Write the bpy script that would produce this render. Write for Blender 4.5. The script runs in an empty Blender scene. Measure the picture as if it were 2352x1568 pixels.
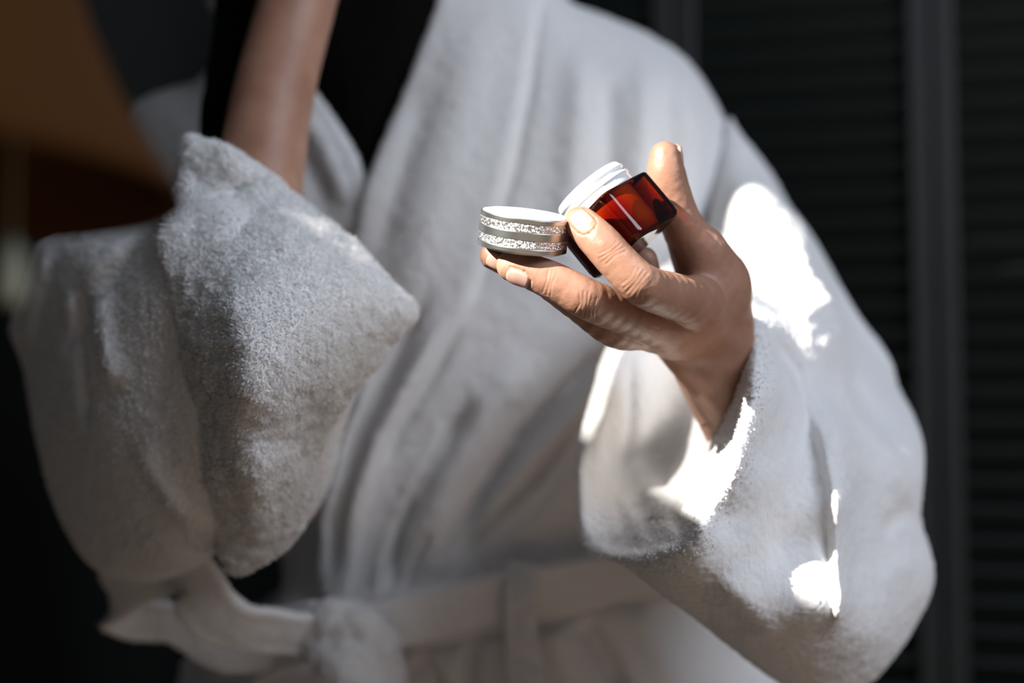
import bpy, bmesh, math, random
import numpy as np
from mathutils import Vector, Matrix

rng = np.random.default_rng(7)
random.seed(7)
scene = bpy.context.scene
COL = scene.collection

# ------------------------------------------------------------------ camera
FPX = 2940.0                                   # focal length in pixels of the 2352-wide frame
CAM_Z = 1.22
PITCH = math.radians(4.0)
cam_data = bpy.data.cameras.new('camera')
cam_data.sensor_width = 36.0
cam_data.lens = FPX * 36.0 / 2352.0
cam_data.clip_start = 0.02
cam_data.dof.use_dof = True
cam_data.dof.focus_distance = 0.578
cam_data.dof.aperture_fstop = 2.9
cam_data.dof.aperture_blades = 9
cam = bpy.data.objects.new('camera', cam_data)
COL.objects.link(cam)
cam.location = (0, 0, CAM_Z)
cam.rotation_euler = (math.pi / 2 + PITCH, 0, 0)
scene.camera = cam

# ------------------------------------------------------------------ light and exposure
world = bpy.data.worlds.new('sky')
scene.world = world
world.use_nodes = True
bg = world.node_tree.nodes['Background']
bg.inputs['Color'].default_value = (0.74, 0.84, 1.0, 1)
bg.inputs['Strength'].default_value = 0.09
SUN_TO = Vector((-1.0, -0.70 * math.cos(PITCH) - 0.80 * math.sin(PITCH), 0.80 * math.cos(PITCH) - 0.70 * math.sin(PITCH))).normalized()   # towards the sun
sun_d = bpy.data.lights.new('sun', 'SUN')
sun_d.energy = 14.0
sun_d.angle = math.radians(0.6)
sun_d.color = (1.0, 0.95, 0.88)
sun = bpy.data.objects.new('sun', sun_d)
COL.objects.link(sun)
sun.rotation_euler = SUN_TO.to_track_quat('Z', 'Y').to_euler()
sun.location = SUN_TO * 4
fill_d = bpy.data.lights.new('added_fill_light', 'AREA')   # added soft fill light, direction assumed; no window is built behind it
fill_d.shape = 'RECTANGLE'
fill_d.size, fill_d.size_y = 1.1, 0.9
fill_d.energy = 23
fill_d.color = (0.79, 0.865, 1.0)
fill = bpy.data.objects.new('added_fill_light', fill_d)
COL.objects.link(fill)
fill.location = (1.25, -0.40, 2.35)
fill.rotation_euler = (Vector((1.25, -0.40, 2.35)) - Vector((0.1, 0.8, 1.2))).to_track_quat('Z', 'Y').to_euler()
scene.view_settings.view_transform = 'Standard'
scene.view_settings.look = 'None'
scene.view_settings.exposure = 0.2
scene.view_settings.gamma = 1.0
scene.view_settings.use_curve_mapping = False

# ------------------------------------------------------------------ frames of reference
CP, SP = math.cos(PITCH), math.sin(PITCH)

def P(px, py, d):
    """Point d metres in front of the photographer, seen at (px, py); x right, y away, z up."""
    return np.array([(px - 1176.0) / FPX * d, d, (784.0 - py) / FPX * d])

def W(p):
    """From the photographer's axes to the room's."""
    p = np.asarray(p, float)
    o = np.empty_like(p)
    o[..., 0] = p[..., 0]
    o[..., 1] = p[..., 1] * CP - p[..., 2] * SP
    o[..., 2] = p[..., 1] * SP + p[..., 2] * CP + CAM_Z
    return o

# ------------------------------------------------------------------ materials
def new_mat(name):
    m = bpy.data.materials.new(name)
    m.use_nodes = True
    nt = m.node_tree
    return m, nt, nt.nodes['Principled BSDF']

def N(nt, kind, **kw):
    n = nt.nodes.new(kind)
    for k, v in kw.items():
        if k.startswith('i_'):
            n.inputs[k[2:].replace('_', ' ')].default_value = v
        else:
            setattr(n, k, v)
    return n

def noise_bump(nt, bsdf, scale, strength, dist, detail=6.0, extra=None):
    tc = N(nt, 'ShaderNodeTexCoord')
    nz = N(nt, 'ShaderNodeTexNoise', i_Scale=scale, i_Detail=detail, i_Roughness=0.6)
    nt.links.new(tc.outputs['Object'], nz.inputs['Vector'])
    b = N(nt, 'ShaderNodeBump', i_Strength=strength, i_Distance=dist)
    nt.links.new(nz.outputs['Fac'], b.inputs['Height'])
    nt.links.new(b.outputs['Normal'], bsdf.inputs['Normal'])
    return tc, nz, b

def mix_colour(nt, bsdf, fac_socket, a, b, lo=0.3, hi=0.7):
    r = N(nt, 'ShaderNodeValToRGB')
    r.color_ramp.elements[0].position, r.color_ramp.elements[1].position = lo, hi
    r.color_ramp.elements[0].color = (*a, 1)
    r.color_ramp.elements[1].color = (*b, 1)
    nt.links.new(fac_socket, r.inputs['Fac'])
    nt.links.new(r.outputs['Color'], bsdf.inputs['Base Color'])
    return r

def plain(name, col, rough=0.5, metal=0.0, scale=60, bump=0.1, dist=0.001, vary=0.12, **kw):
    m, nt, b = new_mat(name)
    tc, nz, bp = noise_bump(nt, b, scale, bump, dist)
    mix_colour(nt, b, nz.outputs['Fac'], [c * (1 - vary) for c in col], [min(1, c * (1 + vary)) for c in col])
    b.inputs['Roughness'].default_value = rough
    b.inputs['Metallic'].default_value = metal
    for k, v in kw.items():
        b.inputs[k.replace('_', ' ')].default_value = v
    return m

def terry_material():
    m, nt, b = new_mat('terry_cotton')
    tc, nz, bp = noise_bump(nt, b, 900, 0.3, 0.0008, 3.0)
    mix_colour(nt, b, nz.outputs['Fac'], (0.74, 0.73, 0.72), (0.86, 0.85, 0.845))
    b.inputs['Roughness'].default_value = 0.95
    b.inputs['Specular IOR Level'].default_value = 0.1
    b.inputs['Sheen Weight'].default_value = 0.25
    b.inputs['Sheen Roughness'].default_value = 0.6
    return m

def skin_material():
    m, nt, b = new_mat('skin')
    tc = N(nt, 'ShaderNodeTexCoord')
    big = N(nt, 'ShaderNodeTexNoise', i_Scale=45.0, i_Detail=4.0)
    nt.links.new(tc.outputs['Object'], big.inputs['Vector'])
    mix_colour(nt, b, big.outputs['Fac'], (0.325, 0.165, 0.107), (0.43, 0.235, 0.158), 0.35, 0.7)
    vor = N(nt, 'ShaderNodeTexVoronoi', i_Scale=1500.0)
    vor.feature = 'DISTANCE_TO_EDGE'
    nt.links.new(tc.outputs['Object'], vor.inputs['Vector'])
    fine = N(nt, 'ShaderNodeTexNoise', i_Scale=700.0, i_Detail=5.0)
    nt.links.new(tc.outputs['Object'], fine.inputs['Vector'])
    add = N(nt, 'ShaderNodeMath', operation='MULTIPLY_ADD')
    nt.links.new(vor.outputs['Distance'], add.inputs[0])
    add.inputs[1].default_value = 1.2
    nt.links.new(fine.outputs['Fac'], add.inputs[2])
    bp = N(nt, 'ShaderNodeBump', i_Strength=0.28, i_Distance=0.0004)
    nt.links.new(add.outputs[0], bp.inputs['Height'])
    nt.links.new(bp.outputs['Normal'], b.inputs['Normal'])
    b.inputs['Roughness'].default_value = 0.42
    b.inputs['Specular IOR Level'].default_value = 0.45
    b.inputs['Subsurface Weight'].default_value = 0.22
    b.inputs['Subsurface Radius'].default_value = (1.0, 0.35, 0.18)
    b.inputs['Subsurface Scale'].default_value = 0.004
    return m

M = {}
M['terry'] = terry_material()
M['skin'] = skin_material()
M['nail'] = plain('fingernail', (0.52, 0.31, 0.25), 0.25, 0, 200, 0.03, 0.0002, 0.04, Coat_Weight=0.4, Coat_Roughness=0.1)
M['hair'] = plain('black_hair', (0.0035, 0.0028, 0.0022), 0.9, 0, 300, 0.4, 0.002, 0.3, Specular_IOR_Level=0.08)
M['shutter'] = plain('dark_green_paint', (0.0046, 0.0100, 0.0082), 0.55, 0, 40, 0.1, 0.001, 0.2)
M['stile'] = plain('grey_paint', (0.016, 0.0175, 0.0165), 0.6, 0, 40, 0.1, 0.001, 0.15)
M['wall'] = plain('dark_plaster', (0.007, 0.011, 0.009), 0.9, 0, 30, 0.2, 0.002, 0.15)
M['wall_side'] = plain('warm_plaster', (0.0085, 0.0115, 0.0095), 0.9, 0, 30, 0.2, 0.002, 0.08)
M['floor'] = plain('brown_floor', (0.16, 0.115, 0.08), 0.6, 0, 20, 0.1, 0.002, 0.25)
M['shade'] = plain('brown_lampshade_cloth', (0.062, 0.024, 0.006), 1.0, 0, 400, 0.3, 0.0006, 0.12, Specular_IOR_Level=0.1)
M['brass'] = plain('aged_brass', (0.30, 0.20, 0.09), 0.4, 1.0, 80, 0.1, 0.0005, 0.1)
M['pale'] = plain('pale_wood_pull', (0.38, 0.38, 0.28), 0.6, 0, 80, 0.1, 0.0005, 0.1)

# ------------------------------------------------------------------ objects
def link(name, me, mats, parent=None):
    o = bpy.data.objects.new(name, me)
    COL.objects.link(o)
    if mats is not None and len(me.materials) == 0:
        for mm in (mats if isinstance(mats, (list, tuple)) else [mats]):
            me.materials.append(mm)
    if parent is not None:
        o.parent = parent
        o.matrix_parent_inverse = parent.matrix_world.inverted()
    return o

def tag(o, label=None, cat=None, group=None, kind=None):
    if label: o['label'] = label
    if cat: o['category'] = cat
    if group: o['group'] = group
    if kind: o['kind'] = kind
    return o

def thing(name, loc, label, cat, group=None):
    o = bpy.data.objects.new(name, None)
    COL.objects.link(o)
    o.location = loc
    o.empty_display_size = 0.05
    bpy.context.view_layer.update()
    return tag(o, label, cat, group)

def mesh_np(name, v, f, smooth=True):
    me = bpy.data.meshes.new(name)
    v = np.ascontiguousarray(v, np.float32); f = np.ascontiguousarray(f, np.int32)
    k = f.shape[1]
    me.vertices.add(len(v)); me.vertices.foreach_set('co', v.ravel())
    me.loops.add(f.size); me.loops.foreach_set('vertex_index', f.ravel())
    me.polygons.add(len(f))
    me.polygons.foreach_set('loop_start', np.arange(0, f.size, k, dtype=np.int32))
    me.polygons.foreach_set('loop_total', np.full(len(f), k, np.int32))
    if smooth:
        me.polygons.foreach_set('use_smooth', np.ones(len(f), bool))
    me.update(); me.validate()
    return me

def mesh_bm(name, bm, smooth=False):
    me = bpy.data.meshes.new(name)
    bm.normal_update()
    for f in bm.faces: f.smooth = smooth
    bm.to_mesh(me); bm.free()
    return me

def box_bm(sx, sy, sz, bevel=0.0, c=(0, 0, 0), segs=2):
    bm = bmesh.new()
    bmesh.ops.create_cube(bm, size=1)
    bmesh.ops.scale(bm, vec=(sx, sy, sz), verts=bm.verts)
    bmesh.ops.translate(bm, vec=c, verts=bm.verts)
    if bevel:
        bmesh.ops.bevel(bm, geom=list(bm.edges), offset=bevel, segments=segs, affect='EDGES', profile=0.5)
    return bm

def lathe(name, prof, n=64, smooth=True, closed=False):
    """prof: (r, z) pairs, from bottom to top."""
    prof = np.array(prof, float)
    a = np.linspace(0, 2 * np.pi, n, endpoint=False)
    v = np.stack([prof[:, None, 0] * np.cos(a), prof[:, None, 0] * np.sin(a), np.repeat(prof[:, 1:2], n, 1)], -1).reshape(-1, 3)
    m = len(prof); fs = []
    for i in range(m if closed else m - 1):
        j = (i + 1) % m
        for k in range(n):
            fs.append((i * n + k, i * n + (k + 1) % n, j * n + (k + 1) % n, j * n + k))
    return mesh_np(name, v, np.array(fs), smooth)

# ------------------------------------------------------------------ noise on numpy arrays
_T = rng.random((64, 64, 64)).astype(np.float32)

def vnoise(p, scale):
    q = p * scale
    i = np.floor(q).astype(np.int64); f = (q - i).astype(np.float32)
    f = f * f * (3 - 2 * f)
    r = 0
    for dx in (0, 1):
        wx = f[:, 0] if dx else 1 - f[:, 0]
        for dy in (0, 1):
            wy = f[:, 1] if dy else 1 - f[:, 1]
            for dz in (0, 1):
                wz = f[:, 2] if dz else 1 - f[:, 2]
                r = r + wx * wy * wz * _T[(i[:, 0] + dx) & 63, (i[:, 1] + dy) & 63, (i[:, 2] + dz) & 63]
    return r * 2 - 1

# ------------------------------------------------------------------ soft solids: smooth fields meshed with surface nets
def smin(a, b, k):
    h = np.maximum(k - np.abs(a - b), 0) / k
    return np.minimum(a, b) - h * h * k * 0.25

def smax(a, b, k):
    return -smin(-a, -b, k)

CORN = np.array([[i, j, k] for i in (0, 1) for j in (0, 1) for k in (0, 1)])
EDG = [(a, b) for a in range(8) for b in range(a + 1, 8) if np.abs(CORN[a] - CORN[b]).sum() == 1]

def surface_nets(blocks, lo, h, B=16):
    """blocks yields (block index, values on its (B+1)^3 grid points); negative is inside."""
    keys, poss, quads = [], [], []
    S = 1 << 20
    def key(c): return (c[:, 0] * S + c[:, 1]) * S + c[:, 2]
    for bi, F in blocks:
        inn = F < 0
        if inn.all() or not inn.any():
            continue
        base = np.array(bi) * B
        st = [inn[c[0]:c[0] + B, c[1]:c[1] + B, c[2]:c[2] + B] for c in CORN]
        cnt = sum(s.astype(np.int8) for s in st)
        ci = np.argwhere((cnt > 0) & (cnt < 8))
        if len(ci):
            vals = np.stack([F[ci[:, 0] + c[0], ci[:, 1] + c[1], ci[:, 2] + c[2]] for c in CORN], 1)
            acc = np.zeros((len(ci), 3)); n = np.zeros(len(ci))
            for a, b in EDG:
                va, vb = vals[:, a], vals[:, b]
                m = (va < 0) != (vb < 0)
                t = np.where(m, va / np.where(m, va - vb, 1), 0)
                acc += np.where(m[:, None], CORN[a] + t[:, None] * (CORN[b] - CORN[a]), 0)
                n += m
            keys.append(key(ci + base))
            poss.append((ci + base + acc / n[:, None]) * h + lo)
        for ax in range(3):
            s0 = inn[:B, :B, :B]
            sl = [slice(0, B)] * 3; sl[ax] = slice(1, B + 1)
            e = np.argwhere(s0 != inn[tuple(sl)])
            if not len(e): continue
            flip = inn[e[:, 0], e[:, 1], e[:, 2]]
            u = np.zeros(3, int); u[(ax + 1) % 3] = 1
            w = np.zeros(3, int); w[(ax + 2) % 3] = 1
            e = e + base
            q = np.stack([key(e), key(e - u), key(e - u - w), key(e - w)], 1)
            q[~flip] = q[~flip][:, ::-1]
            quads.append(q)
    keys = np.concatenate(keys); poss = np.concatenate(poss); quads = np.concatenate(quads)
    o = np.argsort(keys); keys = keys[o]; poss = poss[o]
    ix = np.clip(np.searchsorted(keys, quads), 0, len(keys) - 1)
    ok = (keys[ix] == quads).all(1)
    return poss, ix[ok]

def smooth_mesh(v, f, it=2, lam=0.5):
    for _ in range(it):
        acc = np.zeros_like(v); n = np.zeros(len(v))
        for a in range(4):
            for b in ((a + 1) % 4, (a + 3) % 4):
                for c in range(3):
                    acc[:, c] += np.bincount(f[:, a], v[f[:, b], c], len(v))
                n += np.bincount(f[:, a], minlength=len(v))
        v = v * (1 - lam) + lam * acc / np.maximum(n, 1)[:, None]
    return v

def normals(v, f):
    d = np.cross(v[f[:, 2]] - v[f[:, 0]], v[f[:, 3]] - v[f[:, 1]])
    n = np.zeros_like(v)
    for a in range(4):
        for c in range(3):
            n[:, c] += np.bincount(f[:, a], d[:, c], len(v))
    return n / np.maximum(np.linalg.norm(n, axis=1, keepdims=True), 1e-12)

# --- draped cloth: a front and a back over an outline, with folds and pockets
class Surf:
    """A smooth sheet y(x, z) through scattered points (thin plate), with folds laid on it."""
    def __init__(s, pts, folds=(), base=None):
        a = np.array([P(*p) for p in pts])
        s.c = a[:, [0, 2]]; n = len(a)
        K = s.phi(np.linalg.norm(s.c[:, None] - s.c[None], axis=2)) + np.eye(n) * 1e-5
        Q = np.c_[np.ones(n), s.c]
        A = np.block([[K, Q], [Q.T, np.zeros((3, 3))]])
        s.w = np.linalg.solve(A, np.r_[a[:, 1], 0, 0, 0])
        s.folds = [(np.array([P(q[0], q[1], fo[3])[[0, 2]] for q in fo[0]]), fo[1] / FPX * fo[3], fo[2] / 1000.0, fo[4] if len(fo) > 4 else 'soft') for fo in folds]
    @staticmethod
    def phi(r): return r * r * np.log(r + 1e-9)
    def __call__(s, x, z):
        q = np.stack([x, z], -1).reshape(-1, 2)
        y = s.w[-3] + q @ s.w[-2:]
        y = y + s.phi(np.linalg.norm(q[:, None] - s.c[None], axis=2)) @ s.w[:-3]
        for pl, wd, amp, kind in s.folds:
            d, t, side = dist_polyline(q, pl)
            tap = np.clip(np.minimum(t, 1 - t) / 0.22, 0, 1)
            tap = tap * tap * (3 - 2 * tap)
            if kind == 'soft':
                y = y - amp * tap * np.exp(-(d / wd) ** 2)
            elif kind == 'crease':
                y = y - amp * tap * np.exp(-d / wd)
            elif kind == 'step':                      # one side lies over the other
                sd = d * side
                y = y - amp * tap * np.where(sd > 0, np.exp(-np.maximum(sd, 0) / (wd * 3)), np.exp(-(np.minimum(sd, 0) / (wd * 0.35)) ** 2))
        return y.reshape(np.shape(x))

def dist_polyline(q, pl):
    best = np.full(len(q), 1e9); bt = np.zeros(len(q)); bs = np.ones(len(q))
    L = np.r_[0, np.cumsum(np.linalg.norm(np.diff(pl, axis=0), axis=1))]
    for i in range(len(pl) - 1):
        a, b = pl[i], pl[i + 1]; ab = b - a; l2 = ab @ ab
        t = np.clip(((q - a) @ ab) / l2, 0, 1)
        r = q - a - t[:, None] * ab
        d = np.hypot(r[:, 0], r[:, 1])
        m = d < best
        best = np.where(m, d, best)
        bt = np.where(m, (L[i] + t * math.sqrt(l2)) / L[-1], bt)
        bs = np.where(m, np.sign(ab[0] * r[:, 1] - ab[1] * r[:, 0]), bs)
    return best, bt, bs

def smooth_poly(pts, n=6, closed=True):
    p = np.array(pts, float); m = len(p); out = []
    for i in range(m if closed else m - 1):
        g = lambda j: p[j % m] if closed else p[min(max(j, 0), m - 1)]
        p0, p1, p2, p3 = g(i - 1), g(i), g(i + 1), g(i + 2)
        for k in range(n):
            t = k / n
            out.append(0.5 * (2 * p1 + (p2 - p0) * t + (2 * p0 - 5 * p1 + 4 * p2 - p3) * t * t + (3 * p1 - p0 - 3 * p2 + p3) * t ** 3))
    if not closed: out.append(p[-1])
    return np.array(out)

class Outline:
    def __init__(s, pts, n=5):
        a = np.array([P(*p)[[0, 2]] for p in pts])
        s.p = smooth_poly(a, n)
    def __call__(s, x, z):
        q = np.stack([x, z], -1).reshape(-1, 2)
        d = np.full(len(q), 1e9); inside = np.zeros(len(q), bool)
        A = s.p; Bp = np.roll(A, -1, 0)
        for a, b in zip(A, Bp):
            ab = b - a
            t = np.clip(((q - a) @ ab) / max(ab @ ab, 1e-12), 0, 1)
            r = q - a - t[:, None] * ab
            d = np.minimum(d, np.hypot(r[:, 0], r[:, 1]))
            c = ((a[1] > q[:, 1]) != (b[1] > q[:, 1]))
            if c.any():
                xi = a[0] + (q[:, 1] - a[1]) / (b[1] - a[1] if b[1] != a[1] else 1e-9) * ab[0]
                inside ^= c & (q[:, 0] < xi)
        return np.where(inside, d, -d).reshape(np.shape(x))

class Cloth:
    def __init__(s, outline, front, back, k=0.03, holes=(), pocket=None, kp=0.006):
        s.o, s.f, s.b, s.k, s.holes, s.pocket, s.kp = Outline(outline), front, back, k, [Outline(h) for h in holes], pocket, kp
    def maps(s, x, z):
        sd = s.o(x, z)
        for h in s.holes: sd = np.minimum(sd, -h(x, z))
        yf = s.f(x, z); yb = np.maximum(s.b(x, z) if callable(s.b) else yf + s.b, yf + 0.004)
        pk = None
        if s.pocket: pk = (s.pocket[0](x, z), s.pocket[1](x, z))
        return sd, yf, yb, pk
    def mesh(s, h, it=2, B=16):
        lo2 = s.o.p.min(0) - 2 * h; hi2 = s.o.p.max(0) + 2 * h
        g = np.meshgrid(np.linspace(lo2[0], hi2[0], 60), np.linspace(lo2[1], hi2[1], 60))
        sd, yf, yb, _ = s.maps(*g)
        m = sd > -0.004
        lo = np.array([lo2[0], yf[m].min() - 0.02, lo2[1]]); hi = np.array([hi2[0], yb[m].max() + 0.02, hi2[1]])
        nb = np.ceil((hi - lo) / (h * B)).astype(int)
        r = np.arange(B + 1)
        def blocks():
            for i in range(nb[0]):
                for k in range(nb[2]):
                    x = lo[0] + (i * B + r) * h; z = lo[2] + (k * B + r) * h
                    X, Z = np.meshgrid(x, z, indexing='ij')
                    sd = s.o(X, Z)
                    if sd.max() < -2 * h: continue
                    sd, yf, yb, pk = s.maps(X, Z)
                    if sd.max() < -2 * h: continue
                    for j in range(nb[1]):
                        y = (lo[1] + (j * B + r) * h)[None, :, None]
                        if y.min() > yb.max() + 2 * h or y.max() < yf.min() - 2 * h: continue
                        F = smax(yf[:, None, :] - y, y - yb[:, None, :], min(s.k, 0.012))
                        F = smax(F, -sd[:, None, :] + 0 * y, s.k)
                        if pk is not None:
                            F = smax(F, -smax(y - pk[1][:, None, :], -pk[0][:, None, :] + 0 * y, 0.009), s.kp)
                        yield (i, j, k), F
        v, f = surface_nets(blocks(), lo, h, B)
        return smooth_mesh(v, f, it), f

def terry(v, f, amp=0.0012, scale=420.0, coarse=0.0012):
    n = normals(v, f)
    t = np.abs(vnoise(v, scale)) * 0.7 + 0.5 * vnoise(v + 3.1, scale * 2.1)
    return v + n * (amp * t + coarse * vnoise(v, 150.0))[:, None]

# --- bodies: chains of round cones
def chain(p, pts, k=0.0):
    """pts: rows x y z r (and optional flattening: axis x y z, factor)."""
    d = None
    for a, b in zip(pts[:-1], pts[1:]):
        ab = b[:3] - a[:3]; l2 = ab @ ab + 1e-12
        q = p - a[:3]
        t = np.clip(q @ ab / l2, 0, 1)
        q = q - t[:, None] * ab
        if len(a) > 4:
            ax = a[4:7]; q = q + ax * ((q @ ax) * (a[7] - 1))[:, None]
        e = np.sqrt((q * q).sum(1)) - (a[3] + (b[3] - a[3]) * t)
        d = e if d is None else (smin(d, e, k) if k else np.minimum(d, e))
    return d

def C4(*rows, flat=None):
    """rows: px, py, depth, radius in mm"""
    out = []
    for r in rows:
        q = np.r_[P(*r[:3]), r[3] / 1000.0]
        if flat is not None:
            ax = np.array(flat[:3], float); ax /= np.linalg.norm(ax)
            q = np.r_[q, ax, flat[3]]
        out.append(q)
    return np.array(out)

def along(rows, n=5):
    """smooth a bent chain so that a joint is a curve"""
    a = np.array(rows, float)
    return [tuple(r) for r in smooth_poly(a, n, closed=False)]

# ================================================================== the room
def structure(name, bm, mat, loc=(0, 0, 0), rot=(0, 0, 0)):
    o = link(name, mesh_bm(name, bm), mat)
    o.location = loc; o.rotation_euler = rot
    return tag(o, kind='structure')

structure('floor', box_bm(5.0, 5.2, 0.06, 0, (0, 0, -0.03)), M['floor'], (0.2, 0.0, 0))
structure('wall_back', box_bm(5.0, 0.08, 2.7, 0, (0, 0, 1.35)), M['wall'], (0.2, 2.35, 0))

# added partition out of view; its high opening cuts the sun into patches
WX = -0.55
y0, z0 = -0.12, W(np.array([WX, 0.20, 0.420]))[2]
y1, z1 = 0.377 - 0.034, z0 + 0.46
bm = bmesh.new()
def slab(a0, a1, c0, c1):
    v = [bm.verts.new((x, y, z)) for x in (WX - .05, WX) for y in (a0, a1) for z in (c0, c1)]
    for q in ((0, 1, 3, 2), (4, 6, 7, 5), (0, 4, 5, 1), (2, 3, 7, 6), (0, 2, 6, 4), (1, 5, 7, 3)):
        bm.faces.new([v[i] for i in q])
slab(-0.9, y0, 0, 2.6); slab(y1, 2.31, 0, 2.6); slab(y0, y1, 0, z0); slab(y0, y1, z1, 2.6)
structure('added_partition', bm, M['wall_side'])
bm = bmesh.new()
def bar(a0, a1, c0, c1, x0=-.06, x1=.012):
    v = [bm.verts.new((WX + x, y, z)) for x in (x0, x1) for y in (a0, a1) for z in (c0, c1)]
    for q in ((0, 1, 3, 2), (4, 6, 7, 5), (0, 4, 5, 1), (2, 3, 7, 6), (0, 2, 6, 4), (1, 5, 7, 3)):
        bm.faces.new([v[i] for i in q])
bar(y0 - .04, y0, z0 - .04, z1 + .04); bar(y1, y1 + .04, z0 - .04, z1 + .04); bar(y0, y1, z0 - .04, z0, -.11, .008); bar(y0, y1, z1, z1 + .04)
structure('added_sun_opening', bm, M['stile'])  # frame of the added opening, placed to bound the sunbeam

# an added sheer curtain, also unseen, that weakens the sun through the opening
def sun_filter_curtain():
    m = bpy.data.materials.new('sun_filter_voile'); m.use_nodes = True
    nt = m.node_tree; nt.nodes.clear()
    out = N(nt, 'ShaderNodeOutputMaterial')
    tr = N(nt, 'ShaderNodeBsdfTransparent')
    tl = N(nt, 'ShaderNodeBsdfTranslucent'); tl.inputs['Color'].default_value = (.8, .8, .8, 1)
    wv = N(nt, 'ShaderNodeTexNoise', i_Scale=300.0)
    mr = N(nt, 'ShaderNodeMapRange'); mr.inputs['To Min'].default_value = 0.56; mr.inputs['To Max'].default_value = 0.74
    mx = N(nt, 'ShaderNodeMixShader')
    nt.links.new(wv.outputs['Fac'], mr.inputs[0]); nt.links.new(mr.outputs[0], mx.inputs[0])
    nt.links.new(tr.outputs[0], mx.inputs[1]); nt.links.new(tl.outputs[0], mx.inputs[2]); nt.links.new(mx.outputs[0], out.inputs[0])
    ya, yb = 0.160, y1 - .002
    zb = W(np.array([WX, 0.28, 0.588]))[2]
    n = 60; v = []; fs = []
    for j in range(9):
        for i in range(n):
            t = i / (n - 1)
            v.append((WX - .028 + .006 * math.sin(t * 44) * (1 - .3 * j / 8) + .002 * math.sin(t * 97 + j), ya + (yb - ya) * t + .010 * (j / 8 - 1) * (1 - t), z0 + .003 + (zb - z0) * j / 8))
    for j in range(8):
        for i in range(n - 1): fs.append((j * n + i, j * n + i + 1, (j + 1) * n + i + 1, (j + 1) * n + i))
    t = thing('sun_filter_curtain', (WX - .028, (ya + yb) / 2, z0), 'added sheer curtain out of view that dims the sun on the sleeve opening', 'curtain')
    link('sun_filter_cloth', mesh_np('sun_filter_cloth', np.array(v), np.array(fs)), m, t)
    bm = bmesh.new()
    bmesh.ops.create_cone(bm, segments=12, radius1=.003, radius2=.003, depth=y1 - ya, cap_ends=True)
    bmesh.ops.rotate(bm, matrix=Matrix.Rotation(math.pi / 2, 3, 'X'), verts=bm.verts)
    bmesh.ops.translate(bm, vec=(WX - .028, (ya + y1) / 2, zb + .004), verts=bm.verts)
    link('sun_filter_rod', mesh_bm('sun_filter_rod', bm), M['brass'], t)
sun_filter_curtain()

# louvered folding panels behind the person
SLAT_W, SLAT_P = 0.240, 0.0335
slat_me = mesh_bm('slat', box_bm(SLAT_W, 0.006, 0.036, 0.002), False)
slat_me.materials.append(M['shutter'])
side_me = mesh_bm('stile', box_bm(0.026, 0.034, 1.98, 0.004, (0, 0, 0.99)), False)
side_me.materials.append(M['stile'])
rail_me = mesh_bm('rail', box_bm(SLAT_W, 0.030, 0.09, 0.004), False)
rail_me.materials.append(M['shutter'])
YAW = math.radians(14)
PANEL = SLAT_W + 2 * 0.026 + 0.002
UX = Vector((math.cos(YAW), -math.sin(YAW), 0))
panel_labels = {
    0: 'dark green louvered panel directly behind the torso, nearest the dark hair',
    1: 'dark green louvered panel just past the shoulder of the jar-holding arm',
    2: 'dark green louvered panel beyond the grey upright post, farthest from the person',
}
anchor = W(P(2148, 784, 1.46))                      # the upright between the two panels in view
for n in sorted(panel_labels):
    c = Vector((anchor[0], anchor[1], 0)) + UX * (PANEL * (n - 1.5))
    t = thing('louvered_panel', (c.x, c.y, 0.0), panel_labels[n], 'shutter', 'louvered panels behind the person')
    t.rotation_euler = (0, 0, -YAW)
    bpy.context.view_layer.update()
    def sub(name, me, x, z, rx=0.0):
        o = bpy.data.objects.new(name, me); COL.objects.link(o)
        o.parent = t; o.location = (x, 0, z); o.rotation_euler = (rx, 0, 0)
        return o
    for s in (-1, 1):
        q = sub('stile', side_me, s * (SLAT_W / 2 + 0.013), 0.0)
        q['label'] = 'grey upright'
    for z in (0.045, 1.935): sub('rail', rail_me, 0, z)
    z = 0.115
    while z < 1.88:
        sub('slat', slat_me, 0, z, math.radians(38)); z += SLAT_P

# ================================================================== person
person = thing('person', tuple(W(P(980, 1568, 0.97)) * np.array([1, 1, 0])),
               'person in a white terry bathrobe holding an open amber jar, other forearm raised', 'person')

# ---------------------------------------------------------------- body field
def G(k, *chains): return (k, chains)

fingers = {
    'index': C4(*along([(1604, 694, .612, 11.5), (1540, 678, .588, 10.4), (1477, 655, .568, 9.3), (1424, 606, .5645, 8.6), (1376, 553, .5655, 8.3), (1333, 509, .571, 7.0)], 4)),
    'middle': C4(*along([(1530, 752, .616, 11.2), (1440, 722, .592, 9.8), (1352, 688, .573, 9.0), (1300, 660, .5705, 8.3), (1245, 634, .571, 8.0), (1176, 610, .573, 7.0)], 4)),
    'ring': C4(*along([(1545, 768, .636, 10.4), (1480, 760, .616, 9.2), (1412, 756, .599, 8.5), (1320, 690, .591, 8.0), (1230, 628, .588, 7.4), (1134, 588, .588, 6.4)], 4)),
    'pinky': C4(*along([(1575, 772, .655, 9.4), (1545, 735, .650, 8.2), (1505, 690, .642, 7.8), (1487, 640, .634, 7.2), (1481, 596, .628, 6.2)], 4)),
    'thumb': C4(*along([(1650, 660, .645, 15.0), (1608, 590, .634, 12.0), (1563, 510, .625, 10.0), (1538, 435, .620, 9.4), (1529, 392, .618, 8.8), (1527, 357, .617, 6.8)], 4)),
}
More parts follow.
